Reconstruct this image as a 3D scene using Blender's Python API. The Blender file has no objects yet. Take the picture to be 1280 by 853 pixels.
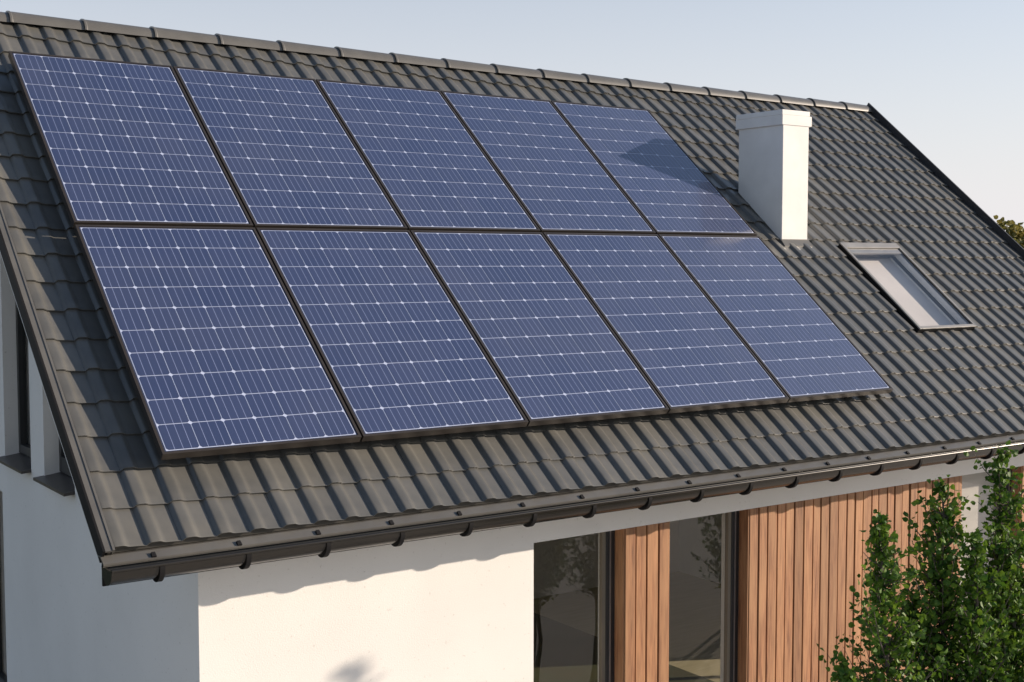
import bpy, math, random
from mathutils import Vector, Matrix
random.seed(7)
R = math.radians

# ------------------------------------------------------------------ frame of reference
K = 1.155                 # metres per layout unit (182 mm solar cells)
Z0 = 3.20                 # height of the layout origin above the ground
TH = 0.69862              # roof pitch, 40 degrees
CT, ST = math.cos(TH), math.sin(TH)
def W(p): return Vector((p[0]*K, p[1]*K, p[2]*K + Z0))
def RP(x, s, h): return (x, s*CT - h*ST, s*ST + h*CT)      # roof coordinates -> layout
GZ = -Z0/K                # ground in layout units

sc = bpy.context.scene
col = sc.collection

# ------------------------------------------------------------------ camera
cam_d = bpy.data.cameras.new('camera')
cam = bpy.data.objects.new('camera', cam_d); col.objects.link(cam)
cam_d.sensor_width = 36.0
cam_d.lens = 36.0*1584.87/1280.0
cam_d.clip_start = 0.05; cam_d.clip_end = 6000
cam.location = W((-1.96935, -5.47331, 0.83747))
yaw, pit = 0.61324, -0.0622
cam.rotation_euler = (math.pi/2 + pit, 0, -yaw)
sc.camera = cam
sc.render.resolution_x, sc.render.resolution_y = 1024, 682

# ------------------------------------------------------------------ sky and sun
SUN = Vector((0.857, -0.433, 0.277)).normalized()
EL = math.asin(SUN.z); AZ = math.atan2(SUN.x, SUN.y)
world = bpy.data.worlds.new('World'); sc.world = world; world.use_nodes = True
nt = world.node_tree
bg = nt.nodes['Background']
sky = nt.nodes.new('ShaderNodeTexSky'); sky.sky_type = 'NISHITA'
sky.sun_disc = False; sky.sun_elevation = EL; sky.sun_rotation = AZ
sky.altitude = 100; sky.air_density = 1.0; sky.dust_density = 1.2; sky.ozone_density = 2.0
# pale haze thickening towards the horizon, the same all round
tcw = nt.nodes.new('ShaderNodeTexCoord'); sep = nt.nodes.new('ShaderNodeSeparateXYZ'); nt.links.new(tcw.outputs['Generated'], sep.inputs[0])
inv = nt.nodes.new('ShaderNodeMath'); inv.operation = 'SUBTRACT'; inv.use_clamp = True; inv.inputs[0].default_value = 1.0; nt.links.new(sep.outputs[2], inv.inputs[1])
pw = nt.nodes.new('ShaderNodeMath'); pw.operation = 'POWER'; pw.use_clamp = True; pw.inputs[1].default_value = 3.2; nt.links.new(inv.outputs[0], pw.inputs[0])
hz = nt.nodes.new('ShaderNodeMix'); hz.data_type = 'RGBA'; hz.inputs[7].default_value = (5.55, 5.38, 5.60, 1)
nt.links.new(pw.outputs[0], hz.inputs[0]); shs = nt.nodes.new('ShaderNodeHueSaturation'); shs.inputs['Saturation'].default_value = 0.98
nt.links.new(sky.outputs[0], shs.inputs['Color']); nt.links.new(shs.outputs[0], hz.inputs[6])
nt.links.new(hz.outputs[2], bg.inputs[0]); bg.inputs[1].default_value = 0.092
sd = bpy.data.lights.new('sun', 'SUN'); sd.energy = 4.0; sd.angle = R(0.5); sd.color = (1.0, 0.84, 0.68)
sun = bpy.data.objects.new('sun', sd); col.objects.link(sun)
sun.rotation_euler = (-SUN).to_track_quat('-Z', 'Y').to_euler()
sun.location = (20, -10, 20)
vs = sc.view_settings
vs.view_transform = 'Standard'; vs.look = 'None'; vs.gamma = 1.0; vs.use_curve_mapping = False
vs.exposure = 0.77
sc.render.engine = 'CYCLES'
sc.cycles.max_bounces = 8; sc.cycles.transparent_max_bounces = 16

# ------------------------------------------------------------------ materials
def newmat(name):
    m = bpy.data.materials.new(name); m.use_nodes = True
    n = m.node_tree
    return m, n, n.nodes['Principled BSDF'], n.nodes['Material Output']
def N(n, t, **kw):
    a = n.nodes.new(t)
    for k, v in kw.items(): setattr(a, k, v)
    return a
def mix_col(n, fac, a, b):
    mx = N(n, 'ShaderNodeMix', data_type='RGBA')
    if hasattr(fac, 'default_value') or True:
        if isinstance(fac, (int, float)): mx.inputs[0].default_value = fac
        else: n.links.new(fac, mx.inputs[0])
    for i, v in ((6, a), (7, b)):
        if isinstance(v, tuple): mx.inputs[i].default_value = (*v, 1)
        else: n.links.new(v, mx.inputs[i])
    return mx.outputs[2]
def noise(n, scale, detail=4, rough=0.55, coords='Object', stretch=None):
    tc = N(n, 'ShaderNodeTexCoord')
    src = tc.outputs[coords]
    if stretch:
        mp = N(n, 'ShaderNodeMapping'); mp.inputs['Scale'].default_value = stretch
        n.links.new(src, mp.inputs[0]); src = mp.outputs[0]
    t = N(n, 'ShaderNodeTexNoise'); t.inputs['Scale'].default_value = scale
    t.inputs['Detail'].default_value = detail; t.inputs['Roughness'].default_value = rough
    n.links.new(src, t.inputs['Vector'])
    return t.outputs['Fac']
def ramp(n, fac, p0, p1):
    r = N(n, 'ShaderNodeMapRange'); r.inputs[1].default_value = p0; r.inputs[2].default_value = p1
    n.links.new(fac, r.inputs[0]); return r.outputs[0]
def bump(n, b, h, strength, dist):
    bp = N(n, 'ShaderNodeBump'); bp.inputs['Strength'].default_value = strength; bp.inputs['Distance'].default_value = dist
    n.links.new(h, bp.inputs['Height']); n.links.new(bp.outputs[0], b.inputs['Normal'])

def simple(name, c1, c2=None, rough=0.5, metal=0.0, scale=6, bmp=0.0, bscale=60, spec=0.5, stretch=None, p=(0.35, 0.65), obj_var=0.0, bdist=0.002):
    m, n, b, o = newmat(name)
    b.inputs['Roughness'].default_value = rough; b.inputs['Metallic'].default_value = metal
    b.inputs['Specular IOR Level'].default_value = spec
    if c2 is None: out = None; b.inputs['Base Color'].default_value = (*c1, 1)
    else:
        out = mix_col(n, ramp(n, noise(n, scale, stretch=stretch), *p), c1, c2)
        n.links.new(out, b.inputs['Base Color'])
    if obj_var and out is not None:
        oi = N(n, 'ShaderNodeObjectInfo'); hs = N(n, 'ShaderNodeHueSaturation')
        mr = N(n, 'ShaderNodeMapRange'); mr.inputs[3].default_value = 1-obj_var; mr.inputs[4].default_value = 1+obj_var
        n.links.new(oi.outputs['Random'], mr.inputs[0]); n.links.new(mr.outputs[0], hs.inputs['Value'])
        n.links.new(out, hs.inputs['Color']); n.links.new(hs.outputs[0], b.inputs['Base Color'])
    if bmp: bump(n, b, noise(n, bscale, 5, 0.6, stretch=stretch), bmp, bdist)
    return m

M = {}
M['tile'] = simple('roof_tile_metal', (0.113, 0.112, 0.105), (0.093, 0.094, 0.090), rough=0.34, scale=9, bmp=0.25, bscale=220, obj_var=0.10, bdist=0.001)
# tone of each tile in the joined field, and faint weathering across the whole slope
n = M['tile'].node_tree; b = n.nodes['Principled BSDF']; src = b.inputs['Base Color'].links[0].from_socket
at_ = N(n, 'ShaderNodeAttribute', attribute_name='tone'); ad = N(n, 'ShaderNodeMath', operation='MULTIPLY_ADD'); ad.inputs[1].default_value = 0.20; ad.inputs[2].default_value = 1.0
n.links.new(at_.outputs['Fac'], ad.inputs[0]); hs_ = N(n, 'ShaderNodeHueSaturation'); n.links.new(ad.outputs[0], hs_.inputs['Value']); n.links.new(src, hs_.inputs['Color'])
geo = N(n, 'ShaderNodeNewGeometry'); wn_ = N(n, 'ShaderNodeTexNoise'); wn_.inputs['Scale'].default_value = 1.7; wn_.inputs['Detail'].default_value = 6; n.links.new(geo.outputs['Position'], wn_.inputs['Vector'])
n.links.new(mix_col(n, ramp(n, wn_.outputs['Fac'], 0.52, 0.78), hs_.outputs[0], (0.138, 0.133, 0.116)), b.inputs['Base Color'])
rr_ = N(n, 'ShaderNodeMapRange'); rr_.inputs[3].default_value = 0.22; rr_.inputs[4].default_value = 0.42; n.links.new(wn_.outputs['Fac'], rr_.inputs[0]); n.links.new(rr_.outputs[0], b.inputs['Roughness'])
M['trim'] = simple('trim_metal', (0.128, 0.124, 0.114), (0.106, 0.103, 0.096), rough=0.36, scale=5, bmp=0.15, bscale=180, bdist=0.001)
M['dark_trim'] = simple('dark_metal', (0.014, 0.014, 0.015), (0.010, 0.010, 0.011), rough=0.65, scale=5, spec=0.15)
M['gutter'] = simple('gutter_metal', (0.016, 0.014, 0.011), (0.012, 0.011, 0.009), rough=0.26, scale=4)
M['frame'] = simple('panel_frame_anodised', (0.060, 0.050, 0.042), (0.046, 0.040, 0.035), rough=0.35, scale=4, metal=0.3)
M['anthracite'] = simple('window_frame_anthracite', (0.020, 0.022, 0.024), (0.028, 0.029, 0.030), rough=0.4, scale=3)
M['lit_reveal'] = simple('lit_reveal_beige', (0.20, 0.17, 0.125), (0.17, 0.145, 0.11), rough=0.5, scale=3)  # beige that carries the light on the inner frame reveal
M['slate'] = simple('sill_metal', (0.060, 0.052, 0.048), (0.045, 0.040, 0.038), rough=0.4, scale=6)
M['white_board'] = simple('painted_board', (0.72, 0.72, 0.70), (0.62, 0.62, 0.61), rough=0.6, scale=5)
M['chimney'] = simple('chimney_render', (0.80, 0.79, 0.77), (0.72, 0.71, 0.69), rough=0.75, scale=3, bmp=0.35, bscale=120)
M['interior'] = simple('interior_paint', (0.84, 0.80, 0.77), (0.80, 0.76, 0.73), rough=0.8, scale=2)
M['floor_light'] = simple('floor_oak', (0.44, 0.39, 0.25), (0.38, 0.335, 0.21), rough=0.5, scale=3, stretch=(1, 8, 1))
M['floor_dark'] = simple('floor_dark', (0.075, 0.070, 0.035), (0.055, 0.070, 0.030), rough=0.6, scale=2)
M['blind'] = simple('blind_fabric', (0.50, 0.475, 0.45), (0.43, 0.41, 0.39), rough=0.8, scale=3, stretch=(1, 1, 6))
M['bark'] = simple('tree_bark', (0.16, 0.135, 0.12), (0.075, 0.062, 0.052), rough=0.85, scale=14, stretch=(1, 1, 0.3), bmp=0.5, bscale=60)
M['paving'] = simple('terrace_paving', (0.64, 0.60, 0.55), (0.56, 0.53, 0.49), rough=0.8, scale=1.2, bmp=0.3, bscale=40)
M['joint_shade'] = simple('cladding_joint_shade', (0.030, 0.014, 0.008), (0.022, 0.011, 0.007), rough=0.9)  # dark brown, shade of the board joints put into colour
M['light_frame'] = simple('rooflight_frame_aluminium', (0.34, 0.33, 0.31), (0.28, 0.27, 0.255), rough=0.4, metal=0.3)
M['warm_blind'] = simple('rooflight_blind', (0.60, 0.56, 0.53), (0.52, 0.485, 0.46), rough=0.8, scale=2)
M['verge_dark'] = simple('verge_dark_metal', (0.034, 0.035, 0.038), (0.026, 0.027, 0.030), rough=0.45, scale=5)
M['rail'] = simple('rail_aluminium', (0.35, 0.35, 0.36), (0.28, 0.28, 0.29), rough=0.35, metal=0.8)

# plaster with fine grain and faint blotches
m, n, b, o = newmat('plaster')
big = mix_col(n, ramp(n, noise(n, 1.3, 5), 0.35, 0.7), (0.78, 0.765, 0.735), (0.73, 0.715, 0.685))
spk = mix_col(n, ramp(n, noise(n, 38, 3, 0.6), 0.66, 0.74), big, (0.62, 0.60, 0.565))
n.links.new(spk, b.inputs['Base Color']); b.inputs['Roughness'].default_value = 0.85
bump(n, b, noise(n, 110, 6, 0.65), 0.40, 0.003); M['plaster'] = m

# grass
m, n, b, o = newmat('lawn')
n.links.new(mix_col(n, ramp(n, noise(n, 0.6, 6, 0.6), 0.35, 0.65), (0.060, 0.075, 0.022), (0.105, 0.100, 0.040)), b.inputs['Base Color'])
b.inputs['Roughness'].default_value = 0.9; bump(n, b, noise(n, 30, 4), 0.8, 0.03); M['lawn'] = m

# cladding wood: grain along z, every board its own tone
m, n, b, o = newmat('cladding_wood')
oi = N(n, 'ShaderNodeObjectInfo')
tc = N(n, 'ShaderNodeTexCoord'); off = N(n, 'ShaderNodeVectorMath', operation='MULTIPLY_ADD')
cb = N(n, 'ShaderNodeCombineXYZ')
for i in range(3): n.links.new(oi.outputs['Random'], cb.inputs[i])
n.links.new(cb.outputs[0], off.inputs[0]); off.inputs[1].default_value = (37, 53, 71); n.links.new(tc.outputs['Object'], off.inputs[2])
mp = N(n, 'ShaderNodeMapping'); mp.inputs['Scale'].default_value = (1, 1, 0.06); n.links.new(off.outputs[0], mp.inputs[0])
t1 = N(n, 'ShaderNodeTexNoise'); t1.inputs['Scale'].default_value = 75; t1.inputs['Detail'].default_value = 5; n.links.new(mp.outputs[0], t1.inputs['Vector'])
mp2 = N(n, 'ShaderNodeMapping'); mp2.inputs['Scale'].default_value = (1, 1, 0.14); n.links.new(off.outputs[0], mp2.inputs[0])
t2 = N(n, 'ShaderNodeTexNoise'); t2.inputs['Scale'].default_value = 14; t2.inputs['Detail'].default_value = 4; n.links.new(mp2.outputs[0], t2.inputs['Vector'])
c1 = mix_col(n, ramp(n, t1.outputs['Fac'], 0.35, 0.68), (0.385, 0.180, 0.084), (0.165, 0.068, 0.030))
c2 = mix_col(n, ramp(n, t2.outputs['Fac'], 0.35, 0.75), c1, (0.42, 0.225, 0.110))
hs = N(n, 'ShaderNodeHueSaturation'); mr = N(n, 'ShaderNodeMapRange'); mr.inputs[3].default_value = 0.76; mr.inputs[4].default_value = 1.12
n.links.new(oi.outputs['Random'], mr.inputs[0]); n.links.new(mr.outputs[0], hs.inputs['Value']); n.links.new(c2, hs.inputs['Color'])
n.links.new(hs.outputs[0], b.inputs['Base Color']); b.inputs['Roughness'].default_value = 0.6
bump(n, b, t1.outputs['Fac'], 0.4, 0.002); M['wood'] = m

# solar cell laminate: glass-covered, so a clear coat over everything
def laminate(name, c, c2=None, rough=0.5, var=0.0):
    m, n, b, o = newmat(name)
    b.inputs['Base Color'].default_value = (*c, 1); b.inputs['Roughness'].default_value = rough
    b.inputs['Coat Weight'].default_value = 1.0; b.inputs['Coat Roughness'].default_value = 0.10; b.inputs['Coat IOR'].default_value = 1.62
    if c2:
        oi = N(n, 'ShaderNodeObjectInfo')
        base = mix_col(n, oi.outputs['Random'], c, c2)
        geo = N(n, 'ShaderNodeNewGeometry'); dn = N(n, 'ShaderNodeTexNoise'); dn.inputs['Scale'].default_value = 1.3; dn.inputs['Detail'].default_value = 7; n.links.new(geo.outputs['Position'], dn.inputs['Vector'])
        dirt = N(n, 'ShaderNodeMapRange'); dirt.inputs[1].default_value = .42; dirt.inputs[2].default_value = .75; dirt.inputs[4].default_value = .16; n.links.new(dn.outputs['Fac'], dirt.inputs[0])
        n.links.new(mix_col(n, dirt.outputs[0], base, (0.12, 0.12, 0.14)), b.inputs['Base Color'])
        cr = N(n, 'ShaderNodeMapRange'); cr.inputs[3].default_value = .04; cr.inputs[4].default_value = .16; n.links.new(dn.outputs['Fac'], cr.inputs[0]); n.links.new(cr.outputs[0], b.inputs['Coat Roughness'])
    return m
M['cell'] = laminate('solar_cell', (0.030, 0.044, 0.110), (0.038, 0.052, 0.122), rough=0.38)
M['busbar'] = laminate('busbar_ribbon', (0.20, 0.24, 0.40), rough=0.4)
M['grid'] = laminate('cell_gap_white', (0.48, 0.54, 0.72), rough=0.5)
M['backsheet'] = laminate('backsheet_navy', (0.020, 0.028, 0.065), rough=0.5)

# window glass: clear pane reflecting by Fresnel
def glass(name, tint, ior=1.5, rough=0.0):
    m, n, b, o = newmat(name); n.nodes.remove(b)
    tr = N(n, 'ShaderNodeBsdfTransparent'); tr.inputs[0].default_value = (*tint, 1)
    gl = N(n, 'ShaderNodeBsdfGlossy'); gl.inputs['Roughness'].default_value = rough
    lw = N(n, 'ShaderNodeLayerWeight'); lw.inputs[0].default_value = 0.5      # Schlick, the same from both sides of the pane
    p5 = N(n, 'ShaderNodeMath', operation='POWER'); p5.inputs[1].default_value = 5.0; n.links.new(lw.outputs['Facing'], p5.inputs[0])
    f0 = 1.6*((ior-1)/(ior+1))**2
    fr = N(n, 'ShaderNodeMapRange'); fr.inputs[3].default_value = f0; fr.inputs[4].default_value = 1.0; n.links.new(p5.outputs[0], fr.inputs[0])
    mx = N(n, 'ShaderNodeMixShader')
    n.links.new(fr.outputs[0], mx.inputs[0]); n.links.new(tr.outputs[0], mx.inputs[1]); n.links.new(gl.outputs[0], mx.inputs[2])
    n.links.new(mx.outputs[0], o.inputs[0]); return m
M['glass'] = glass('window_glass', (0.92, 0.93, 0.92), 1.55)
M['sky_glass'] = glass('rooflight_glass', (0.95, 0.96, 0.97), 1.6, 0.02)

# leaves
def leafmat(name, c1, c2, scale):
    m, n, b, o = newmat(name)
    cc = mix_col(n, ramp(n, noise(n, scale, 3), 0.35, 0.65), c1, c2)
    n.links.new(cc, b.inputs['Base Color']); b.inputs['Roughness'].default_value = 0.55; b.inputs['Specular IOR Level'].default_value = 0.3
    tl = N(n, 'ShaderNodeBsdfTranslucent')
    hs = N(n, 'ShaderNodeHueSaturation'); hs.inputs['Value'].default_value = 1.5; hs.inputs['Hue'].default_value = 0.485
    n.links.new(cc, hs.inputs['Color']); n.links.new(hs.outputs[0], tl.inputs[0])
    mx = N(n, 'ShaderNodeMixShader'); mx.inputs[0].default_value = 0.25
    n.links.new(b.outputs[0], mx.inputs[1]); n.links.new(tl.outputs[0], mx.inputs[2]); n.links.new(mx.outputs[0], o.inputs[0])
    return m
M['leaf'] = leafmat('leaf_green', (0.026, 0.084, 0.008), (0.110, 0.200, 0.020), 13)
M['far_leaf'] = leafmat('far_leaf', (0.150, 0.155, 0.034), (0.205, 0.180, 0.050), 0.8)

# ------------------------------------------------------------------ mesh helpers
class MB:
    """collects faces in layout coordinates; build() links them as one mesh object in metres"""
    def __init__(s): s.v = []; s.f = []; s.m = []
    def face(s, pts, mi=0):
        i = len(s.v); s.v += [tuple(p) for p in pts]; s.f.append(tuple(range(i, i+len(pts)))); s.m.append(mi)
    def hexa(s, p, mi=0):      # 8 corners: bottom 0-3 ccw, top 4-7
        i = len(s.v); s.v += [tuple(q) for q in p]
        for q in ((3,2,1,0),(4,5,6,7),(0,1,5,4),(1,2,6,5),(2,3,7,6),(3,0,4,7)):
            s.f.append(tuple(i+k for k in q)); s.m.append(mi)
    def box(s, x0, x1, y0, y1, z0, z1, mi=0):
        s.hexa([(x0,y0,z0),(x1,y0,z0),(x1,y1,z0),(x0,y1,z0),(x0,y0,z1),(x1,y0,z1),(x1,y1,z1),(x0,y1,z1)], mi)
    def rbox(s, x0, x1, s0, s1, h0, h1, mi=0):
        s.hexa([RP(*q) for q in ((x0,s0,h0),(x1,s0,h0),(x1,s1,h0),(x0,s1,h0),(x0,s0,h1),(x1,s0,h1),(x1,s1,h1),(x0,s1,h1))], mi)
    def strip(s, A, B, mi=0, closed=False):       # shared-vertex strip between two polylines (smooth shading)
        i = len(s.v); k = len(A); s.v += [tuple(p) for p in A] + [tuple(p) for p in B]
        for j in range(k-1 + (1 if closed else 0)):
            j2 = (j+1) % k
            s.f.append((i+j, i+j2, i+k+j2, i+k+j)); s.m.append(mi)
    def prism(s, poly, x0, x1, mi=0):             # poly of (y,z) extruded along x
        A = [(x0, y, z) for y, z in poly]; B = [(x1, y, z) for y, z in poly]
        n = len(poly)
        s.face(A[::-1], mi); s.face(B, mi)
        for j in range(n): s.face([A[j], A[(j+1) % n], B[(j+1) % n], B[j]], mi)
    def mesh(s, name, mats, world_space=True, smooth=False):
        me = bpy.data.meshes.new(name)
        me.from_pydata([W(p) for p in s.v] if world_space else [Vector(p)*K for p in s.v], [], s.f)
        for mt in mats: me.materials.append(mt)
        me.polygons.foreach_set('material_index', s.m)
        if smooth: me.polygons.foreach_set('use_smooth', [True]*len(s.f))
        me.update(); return me
    def build(s, name, mats, parent=None, bevel=0.0, smooth=False, world_space=True):
        if not isinstance(mats, (list, tuple)): mats = [mats]
        o = bpy.data.objects.new(name, s.mesh(name, mats, world_space, smooth)); col.objects.link(o)
        if parent: attach(o, parent)
        if bevel:
            bv = o.modifiers.new('bevel', 'BEVEL'); bv.width = bevel; bv.segments = 2; bv.limit_method = 'ANGLE'
        return o
def attach(o, parent):
    o.parent = parent
    if parent.get('_off'):      # Empties placed at their base: keep the child's world coordinates
        o.matrix_parent_inverse = Matrix.Translation(-Vector(parent.location))
def empty(name, loc, off=True):
    e = bpy.data.objects.new(name, None); col.objects.link(e); e.location = loc; e.empty_display_size = 0.2
    if off: e['_off'] = 1
    return e
def tag(o, label=None, cat=None, group=None, kind=None):
    if label: o['label'] = label
    if cat: o['category'] = cat
    if group: o['group'] = group
    if kind: o['kind'] = kind
    return o
ROOFM = Matrix(((1,0,0,0),(0,CT,-ST,0),(0,ST,CT,0),(0,0,0,1)))

# ------------------------------------------------------------------ ground
g = MB(); g.face([(-2500,-2500,GZ-.01),(2500,-2500,GZ-.01),(2500,2500,GZ-.01),(-2500,2500,GZ-.01)])
tag(g.build('ground', M['lawn']), kind='structure')
t = MB(); t.face([(-3.0,-14.0,GZ),(16,-14.0,GZ),(16,-0.02,GZ),(-3.0,-0.02,GZ)])
tag(t.build('terrace', M['paving']), kind='structure')

# ------------------------------------------------------------------ the house
kx, ky = 0.152, 0.04           # gable plane, front plane
XR = 8.10                      # far gable plane
HB = -0.134                    # height of the tile pans over the module plane (negative: below)
DK = -0.165                    # deck top
E_S = -0.418                   # eave edge along the slope
CW, CS = 0.1562, 0.2129        # tile cover width, course length
X0 = -0.339                    # first tile column
NC, NR = 55, 20
AP_S = 3.86
ay, az_ = RP(0, AP_S, -0.12)[1:]     # ridge line
YB = 2*ay - ky                 # rear wall plane
HEAD = -0.69
house = empty('house', W((kx + 4, ay, GZ)))
tag(house, 'white rendered house with grey tiled pitched roof and timber cladding', 'house')

# front wall
WIN = [(2.055, 2.718), (3.063, 3.730), (5.882, 6.620)]
zt = -0.30
FY1 = 0.30
w = MB()
w.box(kx, WIN[0][0], ky, FY1, GZ, zt)
w.box(WIN[0][0], XR, ky, FY1, HEAD, zt)
for a, b_ in ((2.718, 3.063), (3.730, 5.882), (6.620, XR)): w.box(a, b_, 0.100, FY1, GZ, HEAD)
for a, b_ in WIN: w.box(a, b_, 0.13, FY1, GZ, GZ+0.08)
wall = w.build('front_wall', M['plaster'], house)
# cladding boards
def slat(xa, xb, k):
    q = MB(); d = random.uniform(-0.004, 0.004)
    g_ = 0.0052
    q.box(xa+g_, xb-g_, 0.058+d, 0.095, GZ+0.03, HEAD-0.006)
    o = q.build('cladding_board', M['wood'], wall, bevel=0.003)
def run(xa, xb, n_):
    step = (xb-xa)/n_
    xs = [xa + i*step + (random.uniform(-.006, .006) if 0 < i < n_ else 0) for i in range(n_+1)]
    for i in range(n_): slat(xs[i], xs[i+1], i)
run(2.718, 3.063, 4); run(3.730, 5.882, 26); run(6.620, XR, 18)
# timber returns beside the glazing (the reveals of the piers)
for xa in (2.718, 3.730, 6.620):
    q = MB(); q.box(xa-0.006, xa+0.002, 0.062, 0.140, GZ+0.03, HEAD-0.004); q.build('cladding_return', M['wood'], wall)
for xa in (3.063, 5.882):
    q = MB(); q.box(xa-0.002, xa+0.006, 0.062, 0.140, GZ+0.03, HEAD-0.004); q.build('cladding_return', M['wood'], wall)
# dark sheet behind the open joints, painting the shade in the grooves
q = MB()
for a, b_ in ((2.724, 3.057), (3.736, 5.876), (6.626, XR)): q.box(a, b_, 0.0955, 0.0995, GZ+.02, HEAD-.003)
q.build('cladding_joint_shade', M['joint_shade'], wall)
# glazing of the front
def front_window(xa, xb, blind=False):
    q = MB(); y0, y1 = 0.140, 0.200; zb = GZ+0.08; fw = 0.070
    q.box(xa+.006, xa+.03, y0, y1, zb, HEAD-.002); q.box(xb-fw, xb-.006, y0, y1, zb, HEAD-.002)
    q.box(xa+.03, xb-fw, y0, y1, zb, zb+.07); q.box(xa+.03, xb-fw, y0, y1, HEAD-.022, HEAD-.002)
    wn = q.build('window', M['anthracite'], house, bevel=0.003)
    q = MB(); q.box(xb-fw-.026, xb-fw-.001, y0+.004, y0+.03, zb+.07, HEAD-.022); q.build('lit_reveal_strip', M['lit_reveal'], wn)  # pale strip painted as the lit reveal inside the frame
    q = MB(); q.box(xb-fw+.022, xb-fw+.032, y0-.006, y0-.001, zb, HEAD-.004); q.build('frame_groove', M['rail'], wn)
    q = MB(); q.face([(xa+.03, y0+.035, zb+.07), (xb-fw-.001, y0+.035, zb+.07), (xb-fw-.001, y0+.035, HEAD-.022), (xa+.03, y0+.035, HEAD-.022)])
    q.build('pane', M['glass'], wn)
    if blind:
        q = MB(); q.box(xa+.03, xb-.08, y0+.075, y0+.080, zb+.1, HEAD-.03)
        q.build('blind', M['blind'], wn)
front_window(*WIN[0]); front_window(*WIN[1]); front_window(*WIN[2], blind=True)

# gable walls (left one with tall windows)
def roof_under(y):      # underside of the deck at depth y
    yy = y if y <= ay else 2*ay - y
    return yy*ST/CT + (DK-0.045)/CT
GS, GH = -0.47, 1.02      # sill and head of the tall gable windows
# the lower window sits in the strip between y=3.68 and 4.6: split off as its own column set
gl = MB()
def gcol(ya, yb, spans):
    for z0, z1 in spans:
        f0 = z1 if z1 is not None else None
        cuts = [ya] + ([ay] if ya < ay < yb else []) + [yb]
        for a, b_ in zip(cuts, cuts[1:]):
            za = roof_under(a) if z1 is None else z1; zb = roof_under(b_) if z1 is None else z1
            gl.hexa([(kx,a,z0),(kx+.26,a,z0),(kx+.26,b_,z0),(kx,b_,z0),(kx,a,za),(kx+.26,a,za),(kx+.26,b_,zb),(kx,b_,zb)])
gcol(FY1, 1.950, [(GZ, None)])
gcol(1.950, 2.591, [(GZ, GS-.034), (GH, None)])
gcol(2.591, 2.902, [(GZ, None)])
gcol(2.902, 3.573, [(GZ, GS-.034), (GH, None)])
gcol(3.573, 3.677, [(GZ, None)])
gcol(3.677, 4.45, [(GZ, -2.3), (-0.752, None)])
gcol(4.45, YB, [(GZ, None)])
gw = gl.build('gable_wall', M['plaster'], house)
q = MB()
for a, b_, z0, z1 in ((FY1, .4, GZ, None), (.4, 1.6, GZ, GZ+.25), (.4, 1.6, HEAD-.1, None), (1.6, ay, GZ, None), (ay, YB, GZ, None)):
    za, zb = (roof_under(a), roof_under(b_)) if z1 is None else (z1, z1)
    q.hexa([(XR-.26,a,z0),(XR,a,z0),(XR,b_,z0),(XR-.26,b_,z0),(XR-.26,a,za),(XR,a,za),(XR,b_,zb),(XR-.26,b_,zb)])
q.build('gable_wall', M['plaster'], house)
q = MB(); xg = XR-.14     # unseen side window, added to let sun in and brighten the room
for a in (.4, .97, 1.54): q.box(xg, xg+.05, a, a+.06, GZ+.25, HEAD-.1)
for a in (.46, 1.03): q.box(xg, xg+.05, a, a+.51, GZ+.25, GZ+.31); q.box(xg, xg+.05, a, a+.51, HEAD-.16, HEAD-.1)
sw = q.build('window', M['anthracite'], house)
for a in (.46, 1.03):
    q = MB(); q.face([(xg+.025, a, GZ+.31), (xg+.025, a+.51, GZ+.31), (xg+.025, a+.51, HEAD-.16), (xg+.025, a, HEAD-.16)]); q.build('pane', M['glass'], sw)
# rear wall; its unseen wide glazing is added to brighten the rooms
q = MB()
for a, b_, z0, z1 in ((kx+.26, .7, GZ, zt), (.7, 4.3, HEAD, zt), (4.3, XR-.26, GZ, zt)):
    q.box(a, b_, YB-.26, YB-.0006, z0, z1)
q.build('rear_wall', M['plaster'], house)
q = MB()
for i in range(4): q.box(.7+i*1.18, .76+i*1.18, YB-.16, YB-.10, GZ, HEAD)
q.box(.76, 4.24, YB-.16, YB-.10, HEAD-.06, HEAD-.001)
rw = q.build('window', M['anthracite'], house)
for i in range(3):
    q = MB(); x = .76+i*1.18; q.face([(x, YB-.13, GZ), (x+1.12, YB-.13, GZ), (x+1.12, YB-.13, HEAD-.06), (x, YB-.13, HEAD-.06)]); q.build('pane', M['glass'], rw)
# gable windows
def gable_window(ya, yb, z0, z1, blind=False, sill=True):
    xa = kx+0.09; q = MB(); f = 0.045
    q.box(xa, xa+.05, ya+.002, ya+f, z0, z1); q.box(xa, xa+.05, yb-f, yb-.002, z0, z1)
    q.box(xa, xa+.05, ya+f, yb-f, z0, z0+(.10 if blind else .06)); q.box(xa, xa+.05, ya+f, yb-f, z1-.05, z1-.002)
    wn = q.build('window', M['anthracite'], house, bevel=0.003)
    q = MB(); q.face([(xa+.03, yb-f, z0+.06), (xa+.03, ya+f, z0+.06), (xa+.03, ya+f, z1-.05), (xa+.03, yb-f, z1-.05)])
    q.build('pane', M['glass'], wn)
    if blind:
        q = MB(); q.box(xa+.035, xa+.04, ya+f, yb-f, z0+.10, z1-.05); q.build('blind', M['blind'], wn)
    if sill:
        q = MB(); q.hexa([(kx-.062,ya-.002,z0-.045),(xa+.02,ya-.002,z0-.03),(xa+.02,yb-.003,z0-.03),(kx-.062,yb+.03,z0-.045),
                          (kx-.062,ya-.002,z0-.028),(xa+.02,ya-.002,z0-.002),(xa+.02,yb-.003,z0-.002),(kx-.062,yb+.03,z0-.028)])
        q.build('window_sill', M['slate'], wn)
gable_window(1.950, 2.591, GS, GH, blind=True); gable_window(2.902, 3.573, GS, GH); gable_window(3.677, 4.45, -2.3, -0.752, sill=False)

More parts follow.
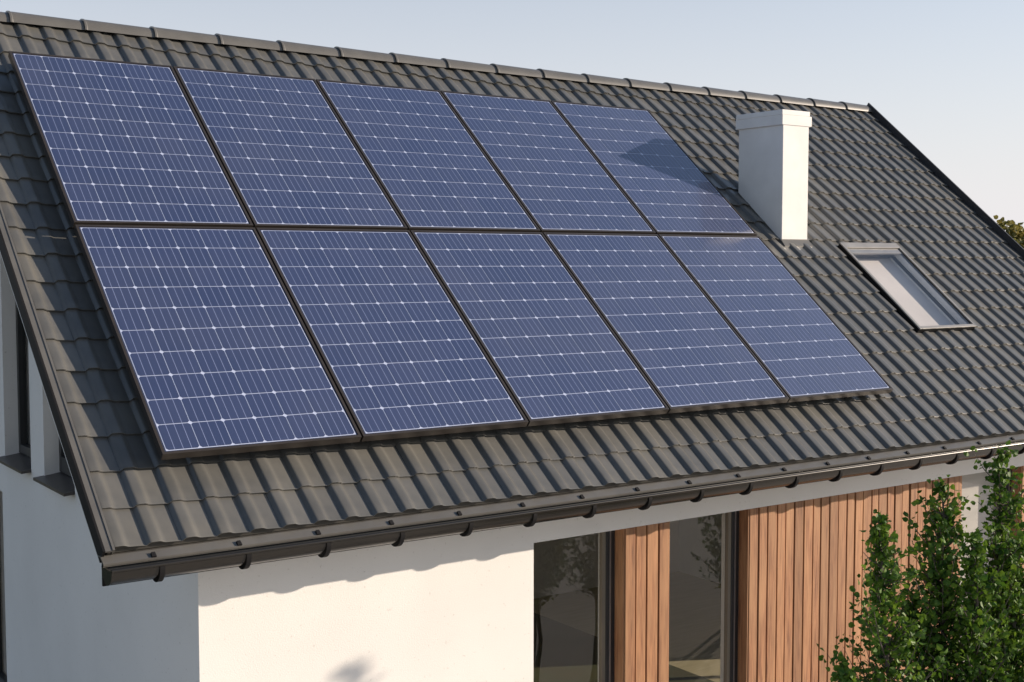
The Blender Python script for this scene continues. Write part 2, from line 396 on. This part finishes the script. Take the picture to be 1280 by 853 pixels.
# rooms: floors, ceiling, back wall
q = MB(); q.box(kx+.26, 5.48, FY1, YB-.26, GZ+.01, GZ+.07); q.build('floor', M['floor_dark'], house)
q = MB(); q.box(5.48, XR-.26, FY1, 5.15, GZ+.01, GZ+.07); q.build('floor', M['floor_light'], house)
q = MB(); q.box(kx+.26, XR-.26, FY1, YB-.26, HEAD+.03, HEAD+.2); q.build('ceiling', M['interior'], house)
q = MB()
for a, b_, z0, z1 in ((4.75, XR-.26, GZ, HEAD+.03),):
    q.box(a, b_, 5.15, 5.25, z0, z1)
q.build('room_wall', M['interior'], house)

# roof deck (a slab with the rooflight opening), soffit painted white
SKX, SKS = (6.01, 6.70), (0.63, 1.645)
VL, VR = -0.374, 8.400
q = MB(); d0, d1 = DK-.02, DK
qs = MB()
for x0, x1, s0, s1 in ((VL+.012, SKX[0]+.04, E_S+.01, AP_S), (SKX[1]-.04, VR-.012, E_S+.01, AP_S), (SKX[0]+.04, SKX[1]-.04, E_S+.01, SKS[0]+.05), (SKX[0]+.04, SKX[1]-.04, SKS[1]-.05, AP_S)):
    q.rbox(x0, x1, s0, s1, d0, d1); qs.rbox(x0, x1, s0, s1, DK-.045, d0-.0005)
def back(p): return (p[0], 2*ay-p[1], p[2])
def bslab(m_, a, b_): m_.hexa([back(RP(*c)) for c in ((VR-.012,E_S+.01,a),(VL+.012,E_S+.01,a),(VL+.012,AP_S,a),(VR-.012,AP_S,a),(VR-.012,E_S+.01,b_),(VL+.012,E_S+.01,b_),(VL+.012,AP_S,b_),(VR-.012,AP_S,b_))])
bslab(q, d0, d1); bslab(qs, DK-.045, d0-.0005)
roof = q.build('roof', M['dark_trim'], house)
qs.build('soffit', M['white_board'], roof)

# one tile: rolled crest, S-shaped shoulder and flat pan, front lip
PROF = [(0,0),(.035,.0040),(.070,.0140),(.105,.0180),(.16,.0190),(.33,.0190),(.39,.0178),(.45,.0130),(.51,.0082),(.58,.0062),(.80,.0040),(.94,.0013),(1,0)]
LIFT, LIP, TL = 0.013, 0.0105, CS+0.03
def tile_mb(mb=None, x=0, s=0, h=0, f=None, tilt=0, w=1.0, u0=0.0, u1=1.0, v0=0.0, v1=None):
    f = f or (lambda a, b, c: (a, b, c))
    mb = mb or MB()
    up = lambda v: LIFT*(1 - v/CS)
    PF = PROF
    if u0 > 0 or u1 < 1:
        def hz_(u):
            for (a, za), (b_, zb) in zip(PROF, PROF[1:]):
                if a <= u <= b_: return za + (zb-za)*(u-a)/(b_-a)
        PF = [(u0, hz_(u0))] + [q_ for q_ in PROF if u0 < q_[0] < u1] + [(u1, hz_(u1))]
    tl = TL if v1 is None else v1
    lo = [f(x+u*CW*w, s+v0, h+z+up(v0)+tilt) for u, z in PF]
    lo2 = [f(x+u*CW*w, s+v0+.006, h+z+up(v0)+.0006+tilt) for u, z in PF]
    hi = [f(x+u*CW*w, s+tl, h+z+up(tl)) for u, z in PF]
    mb.strip(lo, lo2); mb.strip(lo2, hi)
    bot = [f(x+u*CW*w, s+v0+.003, h+z+up(v0)-LIP+tilt) for u, z in PF]
    mb.strip(bot, lo)
    return mb
PANW = 1.150/K; PANH = 1.878/K; MX, MS = (1.150-1.095)/2/K, (1.878-1.825)/2/K
PITX, PITS = 1.00677, 1.6452
PX1 = 4*PITX + PANW - MX; PS1 = PITS + PANH - MS
def hidden(x, s):
    return (-MX+.02 < x and x+CW < PX1-.05 and s > -MS+.15 and s+CS < PS1-.25)
CH = (5.400, 5.690, 1.373, 1.845)      # chimney x0 x1 y0 y1
def in_chimney(x, s):
    y = RP(x, s+CS/2, HB)[1]
    return CH[0]-.02 < x and x+CW < CH[1]+.02 and CH[2]-.02 < y < CH[3]+.02
def in_rooflight(x, s):
    return x+CW > SKX[0]-.035 and x < SKX[1]+.006 and s+TL > SKS[0]-.002 and s < SKS[1]+.002
cells = [(X0+c*CW, E_S+r*CS) for r in range(NR) for c in range(NC)]
cut = [c for c in cells if in_rooflight(*c)]
cells = [c for c in cells if not in_rooflight(*c)]
# tiles whose corner the rooflight cuts are trimmed courses above / below: handled by the flashing
cu = (-1.96935, -5.47331, 0.83747)
def dist(c):
    p = RP(c[0]+CW/2, c[1]+CS/2, HB); return sum((a-b)**2 for a, b in zip(p, cu))
vis = sorted([c for c in cells if not hidden(*c) and not in_chimney(*c)], key=dist)
near = vis[:300]; nearset = set(near)
tm = tile_mb().mesh('roof_tile', [M['tile']], world_space=False, smooth=True)
for x, s in near:
    o = bpy.data.objects.new('roof_tile', tm); col.objects.link(o); o.parent = roof
    o.matrix_world = Matrix.Translation(W(RP(x, s, HB + random.uniform(-.0008, .0008)))) @ ROOFM @ Matrix.Rotation(random.gauss(0, .0025), 4, 'Z')
rest = MB(); tone = []
def toned():
    tone.extend([random.uniform(-.5, .5)]*(len(rest.f)-len(tone)))
for c in cells:
    if c in nearset: continue
    tile_mb(rest, c[0], c[1], HB, RP, tilt=random.uniform(0, .0022)); toned()
# tiles cut to fit round the rooflight
for x, s in cut:
    lft, rgt = (SKX[0]-.035-x)/CW, (SKX[1]+.006-x)/CW
    v0 = 0.0; v1 = TL; rows = []
    if s < SKS[0]-.002: rows.append((0.0, SKS[0]-.004-s))
    if s+CS > SKS[1]+.004: rows.append((max(0.0, SKS[1]+.006-s), TL))
    for a, b_ in rows: tile_mb(rest, x, s, HB, RP, v0=a, v1=b_)
    if s+CS > SKS[0]:
        a = max(0.0, (SKS[0]-.004-s)) if s < SKS[0] else 0.0
        b_ = min(TL, SKS[1]+.006-s)
        if 0.02 < lft < 1: tile_mb(rest, x, s, HB, RP, u1=lft, v0=a, v1=b_)
        if 0 < rgt < .98: tile_mb(rest, x, s, HB, RP, u0=rgt, v0=a, v1=b_)
# the closing strip beside the right verge
for r in range(NR): tile_mb(rest, X0+NC*CW, E_S+r*CS, HB, RP, w=0.85); toned()
toned()
ro = tag(rest.build('roof_tile_field', M['tile'], roof, smooth=True), kind='stuff')
ro.data.attributes.new('tone', 'FLOAT', 'FACE').data.foreach_set('value', tone)
# rear slope
rear = MB()
for r in range(NR):
    for c in range(NC): tile_mb(rear, X0+c*CW, E_S+r*CS, HB, lambda a, b_, h: back(RP(a, b_, h)))
tag(rear.build('rear_roof_tiles', M['tile'], roof, smooth=True), kind='stuff')

# ridge caps
RC = 0.098
def cap(x0, x1):
    q = MB(); cz = az_ + 0.036 - RC; n_ = 14
    def ring(x, r, dz=0.0): return [(x, ay - r*math.cos(a)*1.02, cz + dz + r*math.sin(a)) for a in [R(8)+i*(math.pi-R(16))/n_ for i in range(n_+1)]]
    q.strip(ring(x0, RC-.010), ring(x0, RC)); q.strip(ring(x0, RC), ring(x0+.012, RC)); q.strip(ring(x0+.012, RC), ring(x0+.018, RC-.003))
    q.strip(ring(x0+.018, RC-.003), ring(x1, RC-.013))
    q.strip(ring(x1, RC-.013), ring(x1, RC-.02))
    return q.build('ridge_cap', M['trim'], roof, smooth=True)
xj = [0.1 + .4645*i for i in range(-1, 19)]
for i in range(len(xj)-1): cap(xj[i], min(xj[i+1]+.03, VR+.01))
# mortar strip under the caps so that nothing shows through
q = MB(); q.prism([(ay-.055, az_-.075), (ay, az_+.01), (ay+.055, az_-.075)], VL+.02, VR-.02); q.build('ridge_filler', M['dark_trim'], roof)

# verge trims
def verge(xo, sgn, top, inner, name, mats):
    q = MB()   # outer face, top flange
    x_in = xo + sgn*inner
    a, b_ = sorted((xo, xo+sgn*.010)); q.rbox(a, b_, E_S-.02, AP_S+.012, DK-.006, top, 1)
    a, b_ = sorted((xo+sgn*.010, x_in)); q.rbox(a, b_, E_S-.02, AP_S+.004, top-.010, top-.001, 0)
    a, b_ = sorted((x_in-sgn*.006, x_in)); q.rbox(a, b_, E_S-.012, AP_S, HB-.01, top-.011, 0)
    a, b_ = sorted((x_in-sgn*.010, x_in)); q.rbox(a, b_, E_S-.02, AP_S+.002, top-.002, top+.003, 0)
    return q.build(name, mats, roof)
verge(VL, 1, HB+.036, .050, 'verge_trim', [M['trim'], M['dark_trim']])
verge(VR, -1, HB+.068, .024, 'verge_trim', [M['verge_dark'], M['verge_dark']])
# eave drip strip
ey, ez = RP(0, E_S, -0.12)[1:]
q = MB()
A = [(VL-.004, ey+.03, ez-.022), (VL-.004, ey-.004, ez-.020), (VL-.004, ey-.044, ez-.046), (VL-.004, ey-.043, ez-.055)]
B = [(VR, p[1], p[2]) for p in A]
for i in range(3): q.face([A[i], B[i], B[i+1], A[i+1]])
A2 = [(p[0], p[1]+.004, p[2]-.005) for p in A]; B2 = [(VR, p[1], p[2]) for p in A2]
for i in range(3): q.face([A2[i], A2[i+1], B2[i+1], B2[i]])
q.face([A[0], A[1], A2[1], A2[0]]); q.face([A[1], A[2], A2[2], A2[1]])
q.build('drip_edge', M['trim'], roof)
q = MB()
for c in range(NC):
    tp = [RP(X0+(c+u)*CW, E_S+.010, HB+z+LIFT-LIP+.002) for u, z in PROF]; bt_ = [RP(X0+(c+u)*CW, E_S+.010, HB-.02) for u, z in PROF]
    q.strip(bt_, tp)
q.build('eave_comb', M['trim'], roof)
q = MB(); q.box(VL+.02, VR-.02, ey+.045, ey+.06, ez-.16, ez-.03); q.build('fascia', M['dark_trim'], roof)
# gutter
gy, gz_, gr = ey-.077, ez-.060, 0.064
n_ = 18
def garc(x, r, a0=180, a1=360): return [(x, gy + r*math.cos(R(a0+(a1-a0)*i/n_)), gz_ + r*math.sin(R(a0+(a1-a0)*i/n_))) for i in range(n_+1)]
q = MB(); GX0, GX1 = VL-.002, VR+.0
q.strip(garc(GX1, gr), garc(GX0, gr)); q.strip(garc(GX0, gr-.004), garc(GX1, gr-.004))
for sgn in (-1,):      # rolled front rim
    c = (gy + sgn*(gr-.002), gz_ + .004); ring = lambda x: [(x, c[0]+.0085*math.cos(2*math.pi*i/10), c[1]+.0085*math.sin(2*math.pi*i/10)) for i in range(10)]
    q.strip(ring(GX0), ring(GX1), closed=True); q.face(ring(GX0)); q.face(ring(GX1)[::-1])
gutter = q.build('gutter', M['gutter'], house, smooth=True)
for x, xx in ((GX0, GX0+.008), (GX1-.008, GX1)):
    q = MB(); a = garc(x, gr+.003) ; b_ = garc(xx, gr+.003); q.face(a); q.face(b_[::-1]); q.strip(a, b_); q.face([a[0], a[-1], b_[-1], b_[0]][::-1])
    q.build('gutter_end', M['gutter'], gutter)
# gutter brackets (crescent strap under the gutter and clip over the drip edge)
bm = MB(); bw = .011; k_ = 14
angs = [R(182 + 176*i/k_) for i in range(k_+1)]
def arc(x, r0, amp): return [(x, (r0+amp*max(0, math.sin(-a))**1.6)*math.cos(a), (r0+amp*max(0, math.sin(-a))**1.6)*math.sin(a)) for a in angs]
oA, oB, iA, iB = arc(-bw, gr+.0045, .013), arc(bw, gr+.0045, .013), arc(-bw, gr+.001, 0), arc(bw, gr+.001, 0)
bm.strip(oA, oB); bm.strip(oA, iA); bm.strip(iB, oB)
cy_, cz_ = ey-.030-gy, ez-.034-gz_
bm.hexa([(-.010, cy_-.012, cz_-.014), (.010, cy_-.012, cz_-.014), (.010, cy_+.006, cz_+.002), (-.010, cy_+.006, cz_+.002),
         (-.010, cy_-.017, cz_-.005), (.010, cy_-.017, cz_-.005), (.008, cy_+.001, cz_+.010), (-.008, cy_+.001, cz_+.010)])
bmesh_ = bm.mesh('gutter_bracket', [M['dark_trim']], world_space=False)
for i in range(23):
    x = -.164 + .3836*i
    if x > VR-.05: break
    o = bpy.data.objects.new('gutter_bracket', bmesh_); col.objects.link(o); o.parent = gutter; o.location = W((x, gy, gz_))

# chimney
q = MB(); x0, x1, y0, y1 = CH
zf = lambda y: (y*ST/CT + (-.16)/CT)
q.hexa([(x0,y0,zf(y0)-.05),(x1,y0,zf(y0)-.05),(x1,y1,zf(y1)-.05),(x0,y1,zf(y1)-.05),(x0,y0,1.90),(x1,y0,1.90),(x1,y1,1.90),(x0,y1,1.90)])
chim = q.build('chimney', M['chimney'], house, bevel=0.004)
q = MB(); o_ = .015
q.box(x0-o_, x1+o_+.012, y0-o_*.4, y1+o_+.008, 1.893, 1.972); q.build('chimney_cap', M['chimney'], chim, bevel=0.004)
q = MB(); q.box(x0-.018, x1+.004, y0-.007, y1+.016, 1.970, 2.009); q.build('chimney_crown', M['chimney'], chim, bevel=0.004)
q = MB(); e = .007; zz = lambda y: y*ST/CT + (-.12)/CT
q.box(x0-e, x1+e, y0-e, y0-.0005, zf(y0)-.04, zz(y0)+.018)
ya_ = y0-.045
q.hexa([(x0-.010, ya_, zz(ya_)-.03), (x1+.010, ya_, zz(ya_)-.03), (x1+.010, y0-e, zz(y0)-.03), (x0-.010, y0-e, zz(y0)-.03), (x0-.010, ya_, zz(ya_)+.004), (x1+.010, ya_, zz(ya_)+.004), (x1+.010, y0-e, zz(y0)+.012), (x0-.010, y0-e, zz(y0)+.012)])
for xa, xb in ((x0-e, x0-.0005), (x1+.0005, x1+e)):
    q.hexa([(xa,y0,zf(y0)-.03),(xb,y0,zf(y0)-.03),(xb,y1,zf(y1)-.03),(xa,y1,zf(y1)-.03),(xa,y0,zz(y0)+.004),(xb,y0,zz(y0)+.004),(xb,y1,zz(y1)+.004),(xa,y1,zz(y1)+.004)])
q.build('chimney_flashing', M['trim'], chim)

# rooflight
q = MB(); h0, h1 = DK-.06, -.085; (xa, xb), (sa, sb) = SKX, SKS
bl, bt, bb = .020, .060, .024
def ring4(m_, o0, a, b_, x_l, x_r, s_b, s_t):
    m_.rbox(xa+o0, xa+x_l, sa+o0, sb-o0, a, b_); m_.rbox(xb-x_r, xb-o0, sa+o0, sb-o0, a, b_)
    m_.rbox(xa+x_l, xb-x_r, sa+o0, sa+s_b, a, b_); m_.rbox(xa+x_l, xb-x_r, sb-s_t, sb-o0, a, b_)
ring4(q, 0.0, h0, h1-.010, bl, bl, bb, bt)
rl = q.build('rooflight', M['dark_trim'], house)
q = MB(); ring4(q, -.003, h1-.0098, h1, bl+.004, bl-.006, bb, bt); q.build('frame', M['light_frame'], rl, bevel=0.002)
q = MB(); q.rbox(xa+bl+.004, xb-bl-.001, sb-bt-.055, sb-bt-.0005, h1-.030, h1-.012); q.build('sash_rail', M['light_frame'], rl, bevel=0.002)
q = MB(); q.face([RP(xa+bl+.004, sa+bb, h1-.0105), RP(xb-bl, sa+bb, h1-.0105), RP(xb-bl, sb-bt, h1-.0105), RP(xa+bl+.004, sb-bt, h1-.0105)]); q.build('pane', M['sky_glass'], rl)
q = MB()     # white lined shaft closed by a pale blind
T = [RP(x_, s_, h1-.032) for x_, s_ in ((xa+bl+.001, sa+bb), (xb-bl-.001, sa+bb), (xb-bl-.001, sb-bt), (xa+bl+.001, sb-bt))]
Bt = [RP(x_, s_, h1-.115) for x_, s_ in ((xa+bl+.001, sa+bb), (xb-bl-.001, sa+bb), (xb-bl-.001, sb-bt), (xa+bl+.001, sb-bt))]
for i in range(4): q.face([T[i], T[(i+1) % 4], Bt[(i+1) % 4], Bt[i]])
q.build('shaft_lining', M['white_board'], rl)
q = MB(); q.face(Bt); q.build('blind', M['warm_blind'], rl)
q = MB()     # flashing apron round the frame
q.rbox(xa-.08, xa-.004, sa-.005, sb+.04, HB-.012, HB-.004); q.rbox(xb+.004, xb+.05, sa-.005, sb+.04, HB-.012, HB-.004)
q.rbox(xa-.004, xb+.004, sb+.004, sb+.06, HB-.012, HB-.004)
q.build('flashing', M['dark_trim'], rl)

# ------------------------------------------------------------------ solar panels
CP = 0.1825
def panel_meshes():
    def L(mb, mats, name):
        me = bpy.data.meshes.new(name); me.from_pydata(mb.v, [], mb.f)
        for mt in mats: me.materials.append(mt)
        me.polygons.foreach_set('material_index', mb.m); me.update(); return me
    w_, h_ = 1.150, 1.878; a = .0155; d = .042; t = .0015
    f = MB()
    for x0, x1, y0, y1 in ((0, a, 0, h_), (w_-a, w_, 0, h_), (a, w_-a, 0, a), (a, w_-a, h_-a, h_)): f.box(x0, x1, y0, y1, -d, t)
    b_ = MB(); b_.box(a, w_-a, a, h_-a, -.012, -.0030)
    mx, my = (w_-6*CP)/2, (h_-10*CP)/2
    g = MB(); e = .0026; g.face([(mx-e, my-e, -.0024), (w_-mx+e, my-e, -.0024), (w_-mx+e, h_-my+e, -.0024), (mx-e, h_-my+e, -.0024)])
    c = MB(); s = CP/2-.0023; k = .0112; z = 0
    c.face([(-s+k,-s,z),(s-k,-s,z),(s,-s+k,z),(s,s-k,z),(s-k,s,z),(-s+k,s,z),(-s,s-k,z),(-s,-s+k,z)], 0)
    for i in (-1, 0, 1):
        xx = i*CP/4; c.face([(xx-.0018,-s,.0004),(xx+.0018,-s,.0004),(xx+.0018,s,.0004),(xx-.0018,s,.0004)], 1)
    return L(f, [M['frame']], 'frame'), L(b_, [M['backsheet']], 'backsheet'), L(g, [M['grid']], 'cell_grid'), L(c, [M['cell'], M['busbar']], 'solar_cell'), mx, my
fme, bme, gme, cme, mx_, my_ = panel_meshes()
LAB = {(0,0): 'lower row solar panel at the end beside the verge, above the eave',
       (1,0): 'lower row solar panel, second from the verge by the gable windows',
       (2,0): 'middle solar panel of the lower row above the gutter',
       (3,0): 'lower row solar panel, second from the end near the rooflight',
       (4,0): 'lower row solar panel at the end nearest the rooflight',
       (0,1): 'upper row solar panel at the end beside the verge, under the ridge',
       (1,1): 'upper row solar panel, second from the verge by the gable windows',
       (2,1): 'middle solar panel of the upper row under the ridge caps',
       (3,1): 'upper row solar panel, second from the end near the chimney',
       (4,1): 'upper row solar panel with the chimney shadow across its cells'}
for r in (0, 1):
    for c in range(5):
        p = bpy.data.objects.new('solar_panel', None); col.objects.link(p); p.empty_display_size = .1
        p.matrix_world = Matrix.Translation(W(RP(c*PITX-MX, r*PITS-MS, 0.0))) @ ROOFM
        tag(p, LAB[(c, r)], 'solar panel', 'blue solar panels in two rows on the roof')
        for nm, me in (('frame', fme), ('backsheet', bme), ('cell_grid', gme)):
            o = bpy.data.objects.new(nm, me); col.objects.link(o); o.parent = p
        for i in range(6):
            for j in range(10):
                o = bpy.data.objects.new('solar_cell', cme); col.objects.link(o); o.parent = p
                o.location = (mx_ + (i+.5)*CP, my_ + (j+.5)*CP, -.0014)
# mounting rails under the panels, standing on roof hooks
RL = {0: 'lower', 1: 'upper'}
for r in (0, 1):
    for k, fr in enumerate((.22, .78)):
        s_ = r*PITS - MS + fr*PANH
        q = MB(); q.rbox(-.0, PX1-.03, s_-.018, s_+.018, -.074, -.0375)
        ra = q.build('mounting_rail', M['rail'])
        tag(ra, 'aluminium mounting rail hidden under the %s edge of the %s row of solar panels' % ('lower' if k == 0 else 'upper', RL[r]), 'rail', 'mounting rails under the solar panels')
        for i in range(9):
            q = MB(); x = .12 + i*.6
            q.rbox(x-.014, x+.014, s_-.014, s_+.014, HB+.006, -.0745); q.build('roof_hook', M['rail'], ra)

# ------------------------------------------------------------------ trees
def tube(mb, pts, radii, n_=7):
    rings = []
    for i, p in enumerate(pts):
        p = Vector(p); t_ = (Vector(pts[min(i+1, len(pts)-1)]) - Vector(pts[max(i-1, 0)])).normalized()
        u = t_.cross(Vector((.3, 1, .1))).normalized(); v = t_.cross(u)
        rings.append([tuple(p + radii[i]*(math.cos(2*math.pi*k/n_)*u + math.sin(2*math.pi*k/n_)*v)) for k in range(n_)])
    for a, b_ in zip(rings, rings[1:]): mb.strip(a, b_, closed=True)
def leaf(mb, p, d, size, rng):
    d = Vector(d).normalized(); u = d.cross(Vector((rng.uniform(-1,1), rng.uniform(-1,1), rng.uniform(-.3,1)))).normalized(); nn = d.cross(u)
    p = Vector(p); s = size; fold = s*rng.uniform(.06, .16)
    i = len(mb.v); w_ = s*.46; tip = p + d*s*.98 - nn*s*rng.uniform(0, .2)
    mb.v += [tuple(v) for v in (p, p+d*s*.18+u*w_*.85+nn*fold, p+d*s*.55+u*w_*.9+nn*fold, tip, p+d*s*.55-u*w_*.9+nn*fold, p+d*s*.18-u*w_*.85+nn*fold, p+d*s*.45)]
    for k in range(6): mb.f.append((i+k, i+(k+1) % 6, i+6)); mb.m.append(0)
def plume_tree(base, stems, name, label, seed, lsize=.030, dens=1.0, group=None):
    """upright multi-stemmed young tree: each stem carries short twigs with leaves"""
    rng = random.Random(seed); wood = MB(); fo = MB()
    bx, by, bz = base
    for (tx, ty, tz, rad, start) in stems:
        n_ = 14; pts = []; rr = []
        for i in range(n_+1):
            t_ = i/n_; e_ = t_**.8 if t_ > 0 else 0
            sp = min(1, t_*2.2)**1.0
            g_ = .62 + .38*t_
            pts.append((bx + (tx-bx)*g_ + rng.gauss(0, .008)*(0 < i < n_), by + (ty-by)*g_ + rng.gauss(0, .008)*(0 < i < n_), bz + (tz-bz)*t_))
            rr.append(.020*(1-t_)**.8 + .0025)
        tube(wood, pts, rr)
        H_ = tz - bz
        cl = [[rng.choice((.2, .4, .7, 1.0, 1.35)) for _a in range(6)] for _b in range(22)]
        nb = int(H_*75*dens)
        for _ in range(nb):
            t_ = start + (1-start)*rng.random()**1.12
            k = min(int(t_*n_), n_-1); fr = t_*n_-k
            p0 = Vector(pts[k]).lerp(Vector(pts[k+1]), fr)
            lt = (1-t_)/(1-start)
            prof = 1.3*rad*(.06 + 1.25*lt**.80)*(1.5 if rng.random() < .07 else 1)*(1 if lt < .6 else 1-.35*(lt-.6))
            az = rng.uniform(0, 2*math.pi)
            L_ = prof*rng.uniform(.35, 1.1)*cl[int(t_*21)][int(az/6.2832*5.99)]
            upw = rng.uniform(.2, 1.2)
            dr = Vector((math.cos(az), math.sin(az), upw)).normalized()
            p1 = p0 + dr*L_*.6 + Vector((0, 0, L_*.05)); p2 = p0 + dr*L_ + Vector((0, 0, L_*.25))
            tube(wood, [p0, p1, p2], [.0035, .0024, .0012], 4)
            nl = max(4, int(L_*78))
            for q_ in range(nl):
                f_ = rng.uniform(.28, 1.10)
                pp = p0.lerp(p1, f_/.6) if f_ < .6 else p1.lerp(p2, (f_-.6)/.4)
                pp = pp + Vector((rng.gauss(0, .018), rng.gauss(0, .018), rng.gauss(0, .016)))
                leaf(fo, pp, (rng.uniform(-1,1), rng.uniform(-1,1), rng.uniform(-1.1,.5)), lsize*rng.uniform(.65, 1.25), rng)
        for q_ in range(10):
            leaf(fo, Vector(pts[-1]) + Vector((rng.gauss(0,.010), rng.gauss(0,.010), rng.uniform(-.06, .02))), (rng.uniform(-1,1), rng.uniform(-1,1), rng.uniform(-.3,1)), lsize*rng.uniform(.6, 1), rng)
    root = empty(name, W(base)); tag(root, label, 'tree', group)
    wood.build('trunk', M['bark'], root, smooth=True)
    tag(fo.build('crown', M['leaf'], root), kind='stuff')
    return root
def at(px, py, Y):     # photograph pixel -> layout point on the vertical plane y = Y parallel to the facade
    cy, sy, cp, sp = math.cos(yaw), math.sin(yaw), math.cos(pit), math.sin(pit)
    F = Vector((sy*cp, cy*cp, sp)); Rr = Vector((cy, -sy, 0)); U = Rr.cross(F)
    d = F + Rr*((px-640)/1584.87) - U*((py-426.5)/1584.87)
    t_ = (Y - cu[1])/d.y; return Vector(cu) + d*t_
TY = -1.75
tips = [((1098, 648), .22, TY-.05, .50), ((1178, 606), .26, TY+.05, .48), ((1254, 566), .32, TY, .42), ((1312, 600), .26, TY+.15, .4), ((1220, 668), .22, TY-.15, .45), ((1056, 842), .10, TY, .68), ((1140, 745), .22, TY+.15, .5), ((1275, 680), .24, TY-.1, .45)]
st = []
for (px, py), rad, yy, start in tips:
    p = at(px, py, yy); st.append((p.x, p.y, p.z, rad, start))
b0 = at(1215, 853, TY)
plume_tree((b0.x+.05, TY, GZ), st, 'young_tree', 'young multi-stemmed green leafy tree growing in front of the timber cladding', 11, lsize=.030, dens=1.7)
# second tree further along the terrace (it throws the soft shadow low on the white wall)
st2 = [(6.94, -2.99, .78, .30, .12), (7.22, -3.05, .50, .28, .10), (6.72, -2.9, .42, .28, .10), (7.0, -3.2, .30, .28, .10)]
plume_tree((6.95, -3.0, GZ), st2, 'young_tree', 'taller young leafy tree standing on the terrace beyond the end of the cladding', 23, lsize=.034, dens=1.1)

# distant trees behind the house
def far_tree(x, y, hgt, rad, seed, label):
    rng = random.Random(seed); wd = MB(); fo = MB(); z0 = GZ
    tube(wd, [(x, y, z0), (x+.1, y, z0+hgt*.35), (x+.05, y+.1, z0+hgt*.75)], [.25, .18, .06], 8)
    lobes = []
    for i in range(26):
        a = rng.uniform(0, 6.28); rr = rad*rng.random()**.6*.8; zz_ = rng.uniform(.35, .92)
        c = Vector((x+rr*math.cos(a)*(1.2-zz_*.6), y+rr*math.sin(a)*(1.2-zz_*.6), z0+hgt*zz_)); lobes.append((c, rad*rng.uniform(.28, .5)))
        tube(wd, [(x+.05, y, z0+hgt*.3), tuple(c)], [.09, .03], 5)
    for c, r in lobes:
        for i in range(620):
            d = Vector((rng.gauss(0,1), rng.gauss(0,1), rng.gauss(0,1))).normalized(); p = c + d*r*rng.random()**.35
            leaf(fo, p, (rng.uniform(-1,1), rng.uniform(-1,1), rng.uniform(-1,.6)), .21*rng.uniform(.6, 1.3), rng)
    root = empty('deciduous_tree', W((x, y, z0))); tag(root, label, 'tree', 'distant trees behind the house')
    wd.build('trunk', M['bark'], root, smooth=True); tag(fo.build('crown', M['far_leaf'], root), kind='stuff')
for i, (px, dst, hh) in enumerate(((1258, 48, 4.7), (1296, 44, 4.6), (1345, 50, 5.0))):
    a = yaw + math.atan((px-640)/1584.87)
    far_tree(cu[0]+dst*math.sin(a), cu[1]+dst*math.cos(a), hh, 1.9, 40+i, 'olive green deciduous tree standing far behind the roof verge')
for o in bpy.data.objects:
    if '_off' in o: del o['_off']
